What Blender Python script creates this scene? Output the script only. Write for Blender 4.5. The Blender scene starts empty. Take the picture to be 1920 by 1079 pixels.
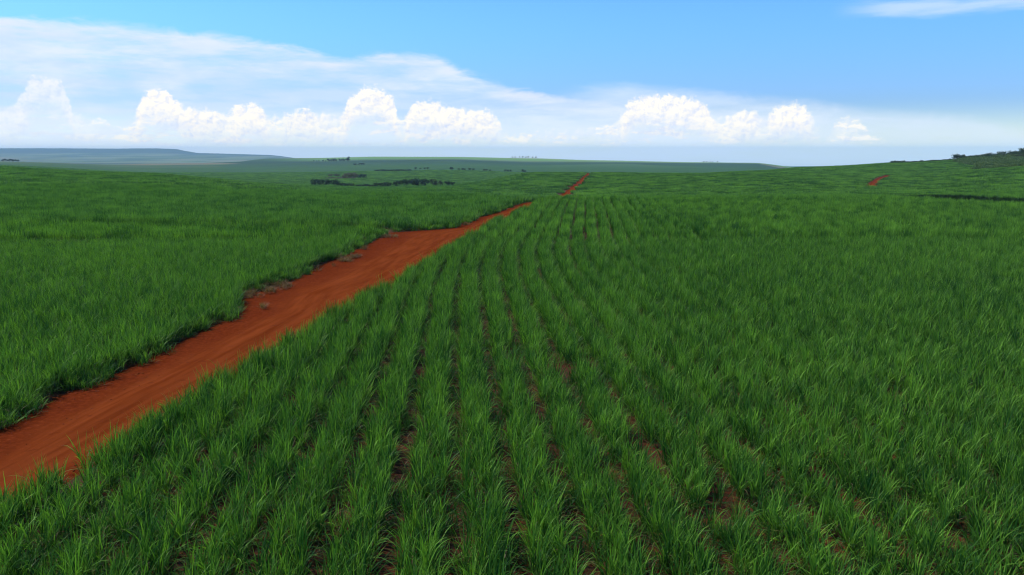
import bpy, math, random
import numpy as np

# ------------------------------------------------------------------ camera, sky, sun, exposure
SC = bpy.context.scene
CAM_H = 9.5
PITCH = math.radians(9.5856)
cam_d = bpy.data.cameras.new("camera")
cam = bpy.data.objects.new("camera", cam_d)
SC.collection.objects.link(cam)
cam.location = (0, 0, CAM_H)
cam.rotation_euler = (math.pi / 2 - PITCH, 0, 0)
cam_d.sensor_width = 36
cam_d.angle = math.radians(65.0)
cam_d.clip_start = 0.1
cam_d.clip_end = 60000
SC.camera = cam
SC.view_settings.view_transform = 'Standard'
SC.view_settings.look = 'None'
SC.view_settings.gamma = 1
SC.view_settings.use_curve_mapping = False
EXPOSURE = 0.35
SC.view_settings.exposure = EXPOSURE
SC.cycles.filter_width = 1.15
SC.cycles.volume_bounces = 1
SC.cycles.max_bounces = 6
SC.cycles.transparent_max_bounces = 8

SUN_EL, SUN_AZ = math.radians(50), math.radians(-72)      # azimuth from +Y towards +X
SUN_STRENGTH, SUN_ANGLE = 4.0, 2.0
SKY_STRENGTH = 0.12
sd = (math.sin(SUN_AZ) * math.cos(SUN_EL), math.cos(SUN_AZ) * math.cos(SUN_EL), math.sin(SUN_EL))
sun_d = bpy.data.lights.new("sun", 'SUN')
sun_d.energy = SUN_STRENGTH
sun_d.angle = math.radians(SUN_ANGLE)
sun_d.color = (1.0, 0.95, 0.86)
sun = bpy.data.objects.new("sun", sun_d)
SC.collection.objects.link(sun)
sun.rotation_euler = (math.pi / 2 - SUN_EL, 0, math.pi - SUN_AZ)
sun.location = (-60, -30, 80)


class N:
    """tiny helper to write node maths"""
    def __init__(s, tree):
        s.t = tree

    def node(s, kind, **kw):
        n = s.t.nodes.new(kind)
        for k, v in kw.items():
            setattr(n, k, v)
        return n

    def put(s, sock, v):
        if isinstance(v, bpy.types.NodeSocket):
            s.t.links.new(v, sock)
        else:
            sock.default_value = v

    def m(s, op, a, b=0.0, c=0.0, clamp=False):
        n = s.node('ShaderNodeMath', operation=op, use_clamp=clamp)
        s.put(n.inputs[0], a)
        s.put(n.inputs[1], b)
        s.put(n.inputs[2], c)
        return n.outputs[0]

    def smooth(s, v, lo, hi, a=0.0, b=1.0):
        n = s.node('ShaderNodeMapRange', interpolation_type='SMOOTHSTEP')
        s.put(n.inputs['Value'], v)
        s.put(n.inputs['From Min'], lo)
        s.put(n.inputs['From Max'], hi)
        s.put(n.inputs['To Min'], a)
        s.put(n.inputs['To Max'], b)
        return n.outputs[0]

    def mix(s, f, a, b, blend='MIX'):
        n = s.node('ShaderNodeMix', data_type='RGBA', blend_type=blend)
        s.put(n.inputs[0], f)
        for i, v in ((6, a), (7, b)):
            if isinstance(v, tuple):
                v = (*v, 1.0)[:4]
            s.put(n.inputs[i], v)
        return n.outputs[2]

    def vm(s, op, a, b=(0, 0, 0)):
        n = s.node('ShaderNodeVectorMath', operation=op)
        s.put(n.inputs[0], a)
        s.put(n.inputs[1], b)
        return n.outputs[0]

    def noise(s, vec, scale, detail=4, rough=0.5, dist=0.0):
        n = s.node('ShaderNodeTexNoise')
        s.put(n.inputs['Vector'], vec)
        n.inputs['Scale'].default_value = scale
        n.inputs['Detail'].default_value = detail
        n.inputs['Roughness'].default_value = rough
        n.inputs['Distortion'].default_value = dist
        return n.outputs['Fac']

    def puff(s, vec, scale, detail=3, rough=0.55):
        n = s.node('ShaderNodeTexVoronoi', feature='SMOOTH_F1', normalize=True)
        s.put(n.inputs['Vector'], vec)
        n.inputs['Scale'].default_value = scale
        n.inputs['Detail'].default_value = detail
        n.inputs['Roughness'].default_value = rough
        n.inputs['Smoothness'].default_value = 0.35
        return s.m('SUBTRACT', 1.0, n.outputs['Distance'])

    def curve(s, v, pts):
        n = s.node('ShaderNodeFloatCurve')
        c = n.mapping.curves[0]
        n.mapping.extend = 'HORIZONTAL'
        while len(c.points) > 2:
            c.points.remove(c.points[1])
        c.points[0].location = pts[0]
        c.points[-1].location = pts[-1]
        for p in pts[1:-1]:
            c.points.new(*p)
        for p in c.points:
            p.handle_type = 'AUTO_CLAMPED'
        n.mapping.update()
        s.put(n.inputs['Value'], v)
        return n.outputs[0]


# outline of the cloud banks as (bearing, elevation of the top) in degrees
def bearing(px, py):
    f = 1507.0
    a, b = (px - 960) / f, (539.5 - py) / f
    y = math.cos(PITCH) + b * math.sin(PITCH)
    z = -math.sin(PITCH) + b * math.cos(PITCH)
    return math.degrees(math.atan2(a, y)), math.degrees(math.atan2(z, math.hypot(a, y)))


def outline(pts):
    o = []
    for px, py in pts:
        a, e = bearing(px, py)
        o.append(((a + 45) / 90, max(0.0, (e + 2) / 16)))
    return o


CIRRUS = outline([(-380, 10), (-150, 22), (0, 32), (150, 37), (280, 47), (420, 63), (500, 76), (590, 94), (630, 103), (690, 102),
                  (740, 98), (805, 97), (828, 107), (870, 131), (930, 151), (975, 168), (1050, 180), (1130, 190), (1200, 200),
                  (1400, 208), (1600, 214), (1750, 222), (1920, 240), (2200, 255)])
THIN = outline([(900, 200), (1050, 165), (1140, 152), (1250, 158), (1350, 168), (1480, 178), (1600, 195), (1750, 207), (1850, 221),
                (1920, 230), (2200, 240)])
CUMULUS = outline([(-300, 230), (-150, 190), (-60, 200), (0, 212), (30, 205), (48, 165), (70, 152), (105, 158), (128, 170), (135, 215),
                   (180, 232), (225, 246), (252, 236), (260, 195), (285, 180), (308, 181), (330, 198), (365, 212), (405, 213), (420, 222),
                   (440, 208), (465, 203), (490, 214), (510, 230), (535, 222), (560, 216), (600, 222), (638, 230), (648, 197), (670, 180),
                   (698, 173), (722, 183), (742, 203), (750, 238), (758, 238), (766, 207), (785, 196), (812, 198), (835, 208), (880, 213),
                   (925, 220), (935, 243), (970, 262), (1050, 256), (1120, 250), (1170, 215), (1190, 193), (1240, 186), (1290, 191),
                   (1325, 209), (1347, 232), (1362, 226), (1385, 217), (1415, 218), (1432, 232), (1446, 213), (1468, 207), (1498, 205),
                   (1522, 222), (1538, 252), (1545, 280), (1552, 262), (1562, 240), (1590, 230), (1618, 242), (1634, 262), (1658, 268),
                   (1672, 284), (1696, 274), (1728, 291), (1790, 291), (1850, 296), (1920, 290), (2080, 262), (2200, 240)])


def build_world():
    w = bpy.data.worlds.new("World")
    SC.world = w
    w.use_nodes = True
    t = w.node_tree
    t.nodes.clear()
    n = N(t)
    out = n.node('ShaderNodeOutputWorld')
    bg = n.node('ShaderNodeBackground')
    t.links.new(bg.outputs[0], out.inputs[0])
    bg.inputs['Strength'].default_value = SKY_STRENGTH
    tc = n.node('ShaderNodeTexCoord').outputs['Generated']
    sep = n.node('ShaderNodeSeparateXYZ')
    n.put(sep.inputs[0], tc)
    X, Y, Z = sep.outputs
    zc = n.m('MAXIMUM', Z, 0.012)
    comb = n.node('ShaderNodeCombineXYZ')
    n.put(comb.inputs[0], X); n.put(comb.inputs[1], Y); n.put(comb.inputs[2], zc)
    sky = n.node('ShaderNodeTexSky', sky_type='NISHITA')
    sky.sun_disc = False
    sky.sun_elevation = SUN_EL
    sky.sun_rotation = SUN_AZ
    sky.altitude = 600
    sky.air_density = 1.0
    sky.dust_density = 0.6
    sky.ozone_density = 2.0
    n.put(sky.inputs[0], comb.outputs[0])
    el = n.m('MULTIPLY', n.m('ARCSINE', Z), 180 / math.pi)
    az = n.m('MULTIPLY', n.m('ARCTAN2', X, Y), 180 / math.pi)
    # tone of the clear air: cyan blue, paler towards the horizon
    tone = n.mix(n.smooth(el, 0.5, 10), (0.43, 0.60, 0.95), (0.48, 0.89, 1.48))
    tone = n.mix(n.smooth(el, 3.5, 0.3), tone, (0.93, 1.06, 1.20))
    base = n.mix(1.0, sky.outputs[0], tone, 'MULTIPLY')
    S = 1.12 / SKY_STRENGTH / 2 ** EXPOSURE

    def c(r, g, b):
        return (r * S, g * S, b * S)
    # slight warp of the bearing so that no edge is ruled
    wn = n.noise(tc, 22, 4, 0.55)
    t01 = n.m('DIVIDE', n.m('ADD', az, 45), 90)
    t01w = n.m('ADD', t01, n.m('MULTIPLY', n.m('SUBTRACT', wn, 0.5), 0.010))
    stretched = n.vm('MULTIPLY', tc, (1, 1, 3.2))
    streak = n.vm('MULTIPLY', tc, (1, 1, 7))
    # high anvil sheet
    top = n.m('SUBTRACT', n.m('MULTIPLY', n.curve(t01w, CIRRUS), 16), 2)
    fn = n.noise(stretched, 16, 8, 0.66, 0.5)
    d = n.m('ADD', n.m('SUBTRACT', top, el), n.m('MULTIPLY', n.m('SUBTRACT', fn, 0.5), 1.7))
    a1 = n.smooth(d, -0.15, 0.60)
    soft = n.noise(streak, 9, 8, 0.62)
    dens = n.smooth(soft, 0.34, 0.62, 0.48, 0.97)
    rim = n.smooth(d, 1.7, 0.2)
    low = n.smooth(el, 4.0, 0.5)
    sheet_col = n.mix(rim, c(0.56, 0.72, 0.95), c(0.76, 0.81, 0.97))
    sheet_col = n.mix(n.smooth(n.noise(stretched, 7, 8, 0.62), 0.42, 0.66), sheet_col, c(0.74, 0.82, 0.98))
    sheet_col = n.mix(low, sheet_col, c(0.77, 0.87, 0.99))
    a1 = n.m('MULTIPLY', n.m('MULTIPLY', a1, dens), n.smooth(az, 26, 12, 0.45, 1.0))
    col = n.mix(a1, base, sheet_col)
    # thin veil to the right and the wisp high on the right
    top2 = n.m('SUBTRACT', n.m('MULTIPLY', n.curve(t01w, THIN), 16), 2)
    d2 = n.m('ADD', n.m('SUBTRACT', top2, el), n.m('MULTIPLY', n.m('SUBTRACT', fn, 0.5), 1.1))
    a2 = n.m('MULTIPLY', n.m('MULTIPLY', n.smooth(d2, -0.1, 0.9), n.smooth(el, 0.6, 2.6, 0.35, 1.0)),
             n.m('MULTIPLY', n.smooth(soft, 0.25, 0.70, 0.35, 0.80), n.smooth(az, 1, 9)))
    col = n.mix(a2, col, c(0.72, 0.82, 0.96))
    wd = n.m('ABSOLUTE', n.m('SUBTRACT', el, n.m('ADD', 8.75, n.m('MULTIPLY', n.m('SUBTRACT', az, 24), -0.015))))
    wd = n.m('ADD', wd, n.m('MULTIPLY', n.m('SUBTRACT', n.noise(streak, 12, 6, 0.6), 0.5), 1.3))
    a3 = n.m('MULTIPLY', n.smooth(wd, 0.75, 0.0, 0.0, 0.55), n.smooth(az, 20.5, 25.0))
    col = n.mix(a3, col, c(0.72, 0.82, 1.0))
    # far cumulus line
    pv = n.vm('MULTIPLY', tc, (1, 1, 1.15))
    wv = n.node('ShaderNodeTexNoise')
    n.put(wv.inputs['Vector'], tc); wv.inputs['Scale'].default_value = 40; wv.inputs['Detail'].default_value = 2
    warp = n.vm('MULTIPLY', n.vm('SUBTRACT', wv.outputs['Color'], (0.5, 0.5, 0.5)), (0.012, 0.012, 0.012))
    pv = n.vm('ADD', pv, warp)
    pA = n.puff(pv, 70, 5, 0.72)
    pB = n.puff(n.vm('ADD', pv, (-0.0030, 0.0, 0.0040)), 70, 5, 0.72)
    pC = n.noise(pv, 110, 6, 0.65)
    top3 = n.m('SUBTRACT', n.m('MULTIPLY', n.curve(t01w, CUMULUS), 16), 2)
    edge = n.m('ADD', n.m('MULTIPLY', n.m('SUBTRACT', pA, 0.60), 1.9), n.m('MULTIPLY', n.m('SUBTRACT', pC, 0.5), 1.2))
    d3 = n.m('ADD', n.m('ADD', n.m('SUBTRACT', top3, el), edge), 0.16)
    a4 = n.smooth(d3, -0.10, 0.34)
    body = n.noise(n.vm('MULTIPLY', tc, (1, 1, 3.5)), 26, 6, 0.62)
    deep = n.smooth(d3, 1.0, 3.0)
    frag = n.smooth(n.m('SUBTRACT', body, n.m('MULTIPLY', deep, 0.05)), 0.46, 0.57)
    keep = n.m('MAXIMUM', n.m('MULTIPLY', n.m('SUBTRACT', 1.0, deep), n.smooth(top3, 1.5, 2.7, 0.22, 1.0)), n.m('MULTIPLY', frag, 0.85))
    a4 = n.m('MULTIPLY', n.m('MULTIPLY', a4, keep), n.m('MULTIPLY', n.smooth(el, 0.15, 0.75), n.smooth(az, -28.5, -24.5, 0.5, 1.0)))
    relief = n.m('ADD', 0.80, n.m('MULTIPLY', n.m('SUBTRACT', pA, pB), 4.2), clamp=True)
    relief = n.m('SUBTRACT', relief, n.m('MULTIPLY', n.smooth(d3, 0.7, 2.6), 0.42), clamp=True)
    relief = n.m('ADD', relief, n.m('MULTIPLY', n.m('SUBTRACT', body, 0.5), 1.1), clamp=True)
    ccol = n.mix(relief, c(0.66, 0.73, 0.90), c(1.05, 0.99, 0.88))
    col = n.mix(a4, col, ccol)
    # below the horizon: pale ground light
    col = n.mix(n.smooth(el, -0.2, -3.0), col, c(0.10, 0.14, 0.12))
    n.put(bg.inputs['Color'], col)
    w.cycles.sampling_method = 'NONE'


build_world()

# ------------------------------------------------------------------ helpers
rng = np.random.default_rng(7)


def link(o, **props):
    SC.collection.objects.link(o)
    for k, v in props.items():
        o[k] = v
    return o


def mesh_np(name, V, F, mat=None, smooth=False):
    """V (n,3); F (m,3) or (m,4)"""
    me = bpy.data.meshes.new(name)
    V = np.asarray(V, dtype=np.float32); F = np.asarray(F, dtype=np.int32)
    k = F.shape[1]
    me.vertices.add(len(V)); me.vertices.foreach_set('co', V.ravel())
    me.loops.add(F.size); me.loops.foreach_set('vertex_index', F.ravel())
    me.polygons.add(len(F))
    me.polygons.foreach_set('loop_start', np.arange(0, F.size, k, dtype=np.int32))
    me.polygons.foreach_set('loop_total', np.full(len(F), k, dtype=np.int32))
    if smooth:
        me.polygons.foreach_set('use_smooth', np.ones(len(F), dtype=bool))
    me.update(calc_edges=True)
    if mat:
        me.materials.append(mat)
    return me


def fattr(me, name, arr):
    a = me.attributes.new(name, 'FLOAT', 'POINT')
    a.data.foreach_set('value', np.asarray(arr, dtype=np.float32))


def lattice(seed):
    return np.random.default_rng(seed).random((64, 64))


def vnoise(x, y, scale, seed=1, octaves=2):
    """smooth value noise, 0..1"""
    x = np.asarray(x, float) / scale; y = np.asarray(y, float) / scale
    tot = 0; amp = 1; s = 0
    for o in range(octaves):
        L = lattice(seed + o)
        xi = np.floor(x).astype(int); yi = np.floor(y).astype(int)
        fx = x - xi; fy = y - yi
        fx = fx * fx * (3 - 2 * fx); fy = fy * fy * (3 - 2 * fy)
        a = L[xi % 64, yi % 64]; b = L[(xi + 1) % 64, yi % 64]
        c = L[xi % 64, (yi + 1) % 64]; d = L[(xi + 1) % 64, (yi + 1) % 64]
        tot = tot + amp * ((a * (1 - fx) + b * fx) * (1 - fy) + (c * (1 - fx) + d * fx) * fy)
        s += amp; amp *= 0.5; x = x * 2.03 + 5.1; y = y * 2.03 + 3.7
    return tot / s


def inside(x, y, poly):
    x = np.asarray(x); y = np.asarray(y)
    r = np.zeros(x.shape, bool)
    P = poly; j = len(P) - 1
    for i in range(len(P)):
        xi, yi = P[i]; xj, yj = P[j]
        if yi != yj:
            r ^= ((yi > y) != (yj > y)) & (x < (xj - xi) * (y - yi) / (yj - yi) + xi)
        j = i
    return r


# ------------------------------------------------------------------ lie of the land
# rows: slope of the bearing (x / y); columns: distance ahead -> height of the soil
LAND = {
    -1.30: [(90, 0), (480, 0), (800, -12), (1500, -14), (2200, -14), (3500, -60), (7000, -62), (10000, -28), (11200, 18), (12000, 60), (13500, 66), (15000, 60)],
    -0.637: [(90, 0), (480, 0), (800, -14), (1500, -15), (2200, -15.5), (3500, -60), (7000, -62), (10000, -28), (11200, 18), (12000, 59), (13500, 65), (15000, 60)],
    -0.437: [(90, 0), (250, -.3), (400, -2), (700, -18), (1500, -29), (2200, -30), (3200, -36), (4200, -70), (7000, -64), (10000, -26), (11200, 15), (12000, 52), (13500, 54), (15000, 40)],
    -0.412: [(90, 0), (250, -.6), (400, -3), (700, -18.5), (1500, -29), (2200, -30), (3200, -35), (4200, -68), (7000, -63), (10000, -29), (11200, 13), (12000, 48), (13500, 48), (15000, 30)],
    -0.400: [(90, 0), (250, -.8), (400, -3.5), (700, -19), (1500, -29), (2200, -30), (3200, -34), (4200, -67), (7000, -62), (10000, -31), (11200, -5), (12000, 18), (13500, 8), (15000, -40)],
    -0.385: [(90, 0), (250, -1), (400, -4), (700, -19), (1500, -29), (2200, -30), (3200, -34), (4200, -66), (7000, -62), (10000, -32), (11200, -22), (12000, -8), (13500, -16), (15000, -50)],
    -0.300: [(90, 0), (200, -1.5), (450, -9), (700, -20), (1500, -29), (2200, -31), (3200, -27), (4000, -23), (5000, -60), (8000, -55), (12000, -42), (13500, -46), (15000, -60)],
    -0.237: [(90, 0), (160, -.4), (300, -5.8), (450, -11), (700, -20), (1000, -26), (1500, -28), (2200, -30), (3000, -27), (4000, -20), (5000, -62), (12000, -125), (15000, -150)],
    -0.172: [(90, 0), (160, -.4), (300, -6), (450, -11.5), (700, -21), (1000, -26), (1500, -26), (2200, -27), (3000, -22), (4000, -14), (5000, -62), (12000, -125), (15000, -150)],
    -0.073: [(90, 0), (150, -.3), (300, -6), (450, -11), (700, -20), (1000, -24), (1500, -24), (2200, -24), (3000, -20), (4000, -15), (5000, -62), (12000, -125), (15000, -150)],
    0.026: [(90, 0), (145, 0), (220, -4.2), (307, -7.2), (629, -7.2), (760, -14), (1100, -27), (2000, -30), (3000, -29), (4000, -22), (5000, -62), (12000, -125), (15000, -150)],
    0.096: [(90, 0), (145, 0), (220, -4.2), (307, -7.2), (629, -7.2), (760, -14), (1100, -28), (2000, -30), (3000, -29), (4000, -31), (5000, -62), (12000, -125), (15000, -150)],
    0.225: [(90, 0), (145, 0), (220, -3.8), (307, -6.6), (600, -7.4), (760, -14), (1100, -28), (2000, -30), (3000, -33), (4000, -41), (5000, -70), (12000, -200), (15000, -250)],
    0.300: [(90, 0), (145, 0), (220, -3.5), (307, -5.6), (600, -5.8), (760, -10), (1100, -28), (2000, -34), (3000, -34), (4000, -44), (5000, -62), (12000, -200), (15000, -250)],
    0.358: [(90, 0), (145, 0), (220, -3.0), (307, -4.6), (500, -4.6), (700, -4.6), (900, -12), (2000, -40), (4000, -70), (12000, -200), (15000, -250)],
    0.490: [(90, 0), (145, 0), (220, -3.5), (350, -6), (500, -5.6), (700, -2.2), (800, -1.2), (1000, -8), (2000, -40), (4000, -70), (12000, -200), (15000, -250)],
    0.637: [(90, 0), (145, 0), (220, -2.2), (330, -2.6), (450, -0.4), (600, 2), (720, 5.4), (800, 6.0), (1000, 0), (2000, -40), (4000, -70), (12000, -200), (15000, -250)],
    1.30: [(90, 0), (145, 0), (220, -2.2), (330, -1.6), (450, 2), (600, 8), (720, 14), (800, 15), (1000, 12), (2000, -40), (4000, -50), (12000, -60), (15000, -60)],
}
_us = np.array(sorted(LAND))
_ld = np.linspace(math.log(90), math.log(15000), 420)


def _hermite(xs, ys, q):
    xs = np.array(xs, float); ys = np.array(ys, float)
    h = np.diff(xs); dl = np.diff(ys) / h
    m = np.zeros(len(xs))
    for i in range(1, len(xs) - 1):
        m[i] = 0 if dl[i - 1] * dl[i] <= 0 else 2 * dl[i - 1] * dl[i] / (dl[i - 1] + dl[i])
    k = np.clip(np.searchsorted(xs, q) - 1, 0, len(h) - 1)
    t = (q - xs[k]) / h[k]
    return ((2 * t**3 - 3 * t**2 + 1) * ys[k] + (t**3 - 2 * t**2 + t) * h[k] * m[k]
            + (-2 * t**3 + 3 * t**2) * ys[k + 1] + (t**3 - t**2) * h[k] * m[k + 1])


_tab = np.array([_hermite([math.log(d) for d, _ in LAND[u]], [z for _, z in LAND[u]], _ld) for u in _us])


def ground_z(x, y):
    x = np.asarray(x, float); y = np.asarray(y, float)
    yy = np.maximum(y, 1.0)
    u = np.clip(x / yy, _us[0], _us[-1])
    k = np.clip(np.searchsorted(_us, u) - 1, 0, len(_us) - 2)
    t = (u - _us[k]) / (_us[k + 1] - _us[k])
    t = t * t * (3 - 2 * t) * 0.5 + t * 0.5
    g = (np.log(np.clip(yy, 90, 15000)) - _ld[0]) / (_ld[1] - _ld[0])
    j = np.clip(g.astype(int), 0, len(_ld) - 2); f = g - j
    z = (1 - t) * (_tab[k, j] * (1 - f) + _tab[k, j + 1] * f) + t * (_tab[k + 1, j] * (1 - f) + _tab[k + 1, j + 1] * f)
    far = np.clip((yy - 5500) / 3000, 0, 1)
    return z + far * 22 * (vnoise(x, y, 900, 31, 3) - 0.5)


# ------------------------------------------------------------------ where the roads run (metres)
ROAD_R = [(-16.4, -60), (-14.8, -5), (-13.8, 10), (-13.35, 18.9), (-12.65, 24), (-11.95, 30), (-11.0, 37.4), (-10.3, 43), (-9.2, 49.5), (-7.7, 60.6),
          (-6.0, 75.2), (-3.8, 95), (-0.8, 113.8), (3.4, 138), (8.5, 175), (14.5, 235), (21.4, 307), (36, 420), (61.5, 629), (80, 780)]
ROAD_L = [(-22, -60), (-19.6, -5), (-18.8, 10), (-18.3, 22), (-18.1, 27.3), (-17.8, 31.1), (-17.1, 34.8), (-16.8, 40), (-16.4, 46.7), (-18.1, 53.4),
          (-16.6, 61), (-15.9, 73.9), (-15.0, 90), (-15.2, 95), (-11.1, 98), (-7.4, 101.4), (-4.5, 120), (0.0, 141), (5.6, 175), (10.5, 235), (17.8, 307),
          (32.3, 420), (57.6, 629), (76, 780)]
ROAD_POLY = ROAD_R + ROAD_L[::-1]
# cross track leaving to the left, hidden between two cane fields
TRACK_POLY = [(-14.0, 95), (-14.5, 99.0), (-30, 102.5), (-60, 103.5), (-140, 106), (-140, 101.0), (-60, 98.8), (-30, 97.6), (-15.2, 94)]
# baulk, a gap in the cane bending away on the right
BAULK_C = [(90, 186), (87.5, 170), (86, 158), (87, 147), (91, 139), (100, 132), (118, 126), (150, 120)]
HILL_C = [(150, 340), (172, 385), (194, 430), (216, 472), (238, 513)]
HILL_W = 5.0
SCRUB = [(285, 500), (322, 560), (356, 640), (382, 700), (470, 850), (640, 850), (520, 640), (400, 500), (330, 470)]
YARD = [(-262, 1085), (-216, 1085), (-210, 1150), (-262, 1150)]


def ribbon(c, w):
    c = np.array(c, float); t = np.gradient(c, axis=0); t /= np.linalg.norm(t, axis=1)[:, None]
    nrm = np.stack([-t[:, 1], t[:, 0]], 1)
    a = c + nrm * w / 2; b = c - nrm * w / 2
    return a, b


def ribbon_poly(c, w):
    a, b = ribbon(c, w)
    return [tuple(p) for p in a] + [tuple(p) for p in b[::-1]]


BAULK_POLY = ribbon_poly(BAULK_C, 11.0)
HILL_POLY = ribbon_poly(HILL_C, HILL_W)
xr = np.array([p[0] for p in ROAD_R]); yr = np.array([p[1] for p in ROAD_R])


def road_right(y):
    return np.interp(y, yr, xr)


# ------------------------------------------------------------------ materials
def mat(name):
    m = bpy.data.materials.new(name)
    m.use_nodes = True
    t = m.node_tree
    t.nodes.clear()
    n = N(t)
    out = n.node('ShaderNodeOutputMaterial')
    return m, n, out


def principled(n, out, col, rough=0.9, bump=None, spec=0.3):
    p = n.node('ShaderNodeBsdfPrincipled')
    n.put(p.inputs['Base Color'], col)
    n.put(p.inputs['Roughness'], rough)
    p.inputs['Specular IOR Level'].default_value = spec
    if bump:
        b = n.node('ShaderNodeBump')
        b.inputs['Strength'].default_value = bump[1]
        b.inputs['Distance'].default_value = bump[2]
        n.put(b.inputs['Height'], bump[0])
        n.t.links.new(b.outputs[0], p.inputs['Normal'])
    n.t.links.new(p.outputs[0], out.inputs['Surface'])
    return p


def leaf_material(name, dark, light, dead, patch=30.0, trans=0.35):
    m, n, out = mat(name)
    geo = n.node('ShaderNodeNewGeometry').outputs['Position']
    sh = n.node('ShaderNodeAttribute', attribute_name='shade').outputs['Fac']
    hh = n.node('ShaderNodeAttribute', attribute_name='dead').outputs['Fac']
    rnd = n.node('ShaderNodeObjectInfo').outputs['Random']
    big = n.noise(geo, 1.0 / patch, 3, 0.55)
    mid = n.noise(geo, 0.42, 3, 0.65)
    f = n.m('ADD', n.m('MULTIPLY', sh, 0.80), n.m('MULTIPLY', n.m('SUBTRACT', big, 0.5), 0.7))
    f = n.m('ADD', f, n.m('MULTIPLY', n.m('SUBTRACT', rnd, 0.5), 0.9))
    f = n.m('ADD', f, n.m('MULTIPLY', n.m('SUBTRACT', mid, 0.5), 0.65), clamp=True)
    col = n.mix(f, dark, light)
    col = n.mix(n.m('MULTIPLY', hh, 0.9, clamp=True), col, dead)
    p = n.node('ShaderNodeBsdfPrincipled')
    n.put(p.inputs['Base Color'], col)
    p.inputs['Roughness'].default_value = 0.50
    p.inputs['Specular IOR Level'].default_value = 0.12
    tr = n.node('ShaderNodeBsdfTranslucent')
    n.put(tr.inputs['Color'], n.mix(1.0, col, (1.15, 1.25, 0.6), 'MULTIPLY'))
    mx = n.node('ShaderNodeMixShader')
    mx.inputs[0].default_value = trans
    n.t.links.new(p.outputs[0], mx.inputs[1]); n.t.links.new(tr.outputs[0], mx.inputs[2])
    n.t.links.new(mx.outputs[0], out.inputs['Surface'])
    return m


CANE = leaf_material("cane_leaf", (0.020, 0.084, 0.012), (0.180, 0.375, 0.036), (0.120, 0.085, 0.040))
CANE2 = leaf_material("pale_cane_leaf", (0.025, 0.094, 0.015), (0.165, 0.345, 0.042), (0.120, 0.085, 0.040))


def ground_material():
    m, n, out = mat("ground_soil_and_crops")
    geo = n.node('ShaderNodeNewGeometry').outputs['Position']
    sep = n.node('ShaderNodeSeparateXYZ'); n.put(sep.inputs[0], geo)
    dist = n.node('ShaderNodeVectorMath', operation='LENGTH'); n.put(dist.inputs[0], geo)
    dist = dist.outputs['Value']
    a = n.noise(geo, 0.9, 6, 0.65); b = n.noise(geo, 6.0, 5, 0.7)
    soil = n.mix(n.smooth(a, 0.35, 0.65), (0.050, 0.013, 0.004), (0.092, 0.021, 0.006))
    soil = n.mix(n.smooth(b, 0.40, 0.58, 0, 0.8), soil, (0.030, 0.022, 0.009))
    # crops on the far country: parcels with their own greens
    vor = n.node('ShaderNodeTexVoronoi', feature='F1')
    wob = n.vm('ADD', n.vm('MULTIPLY', geo, (1, 0.62, 0)), n.vm('MULTIPLY', n.node('ShaderNodeTexNoise').outputs['Color'], (0, 0, 0)))
    n.put(vor.inputs['Vector'], wob); vor.inputs['Scale'].default_value = 0.0022; vor.inputs['Randomness'].default_value = 0.85
    vs = n.node('ShaderNodeSeparateColor'); n.put(vs.inputs[0], vor.outputs['Color'])
    parcel = vs.outputs[0]
    nz = n.noise(geo, 0.02, 5, 0.6); nf = n.noise(geo, 0.0016, 4, 0.55)
    green = n.mix(n.smooth(nz, 0.3, 0.7), (0.022, 0.066, 0.010), (0.036, 0.094, 0.012))
    far = n.mix(n.smooth(parcel, 0.25, 0.85), (0.018, 0.050, 0.014), (0.062, 0.115, 0.030))
    far = n.mix(n.smooth(vs.outputs[1], 0.80, 0.86, 0, 0.6), far, (0.22, 0.17, 0.09))
    far = n.mix(n.smooth(nf, 0.52, 0.62, 0, 0.7), far, (0.030, 0.062, 0.028))
    green = n.mix(n.smooth(dist, 1900, 3000), green, far)
    # bright young hill top 3.5 to 5 km out
    hill = n.m('MULTIPLY', n.smooth(sep.outputs[1], 2900, 3500), n.smooth(sep.outputs[1], 5600, 4900))
    hill = n.m('MULTIPLY', hill, n.smooth(n.m('DIVIDE', sep.outputs[0], sep.outputs[1]), -0.33, -0.20))
    hcol = n.mix(n.smooth(n.noise(n.vm('MULTIPLY', geo, (0.5, 2, 1)), 0.0012, 4, 0.5), 0.4, 0.6), (0.120, 0.235, 0.050), (0.17, 0.25, 0.075))
    green = n.mix(n.m('MULTIPLY', hill, 0.9), green, hcol)
    # forest on the blue escarpment
    plain = n.m('MULTIPLY', n.smooth(dist, 5200, 6200), n.smooth(nf, 0.62, 0.42))
    green = n.mix(n.m('MULTIPLY', plain, 0.6), green, (0.16, 0.19, 0.10))
    esc = n.smooth(sep.outputs[1], 10300, 10900)
    green = n.mix(esc, green, (0.030, 0.055, 0.030))
    cover = n.node('ShaderNodeAttribute', attribute_name='crop').outputs['Fac']
    col = n.mix(cover, soil, green)
    h = n.m('ADD', n.m('MULTIPLY', a, 0.5), n.m('MULTIPLY', b, 0.2))
    principled(n, out, col, 0.95, (h, 0.6, 0.12), 0.1)
    return m


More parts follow.
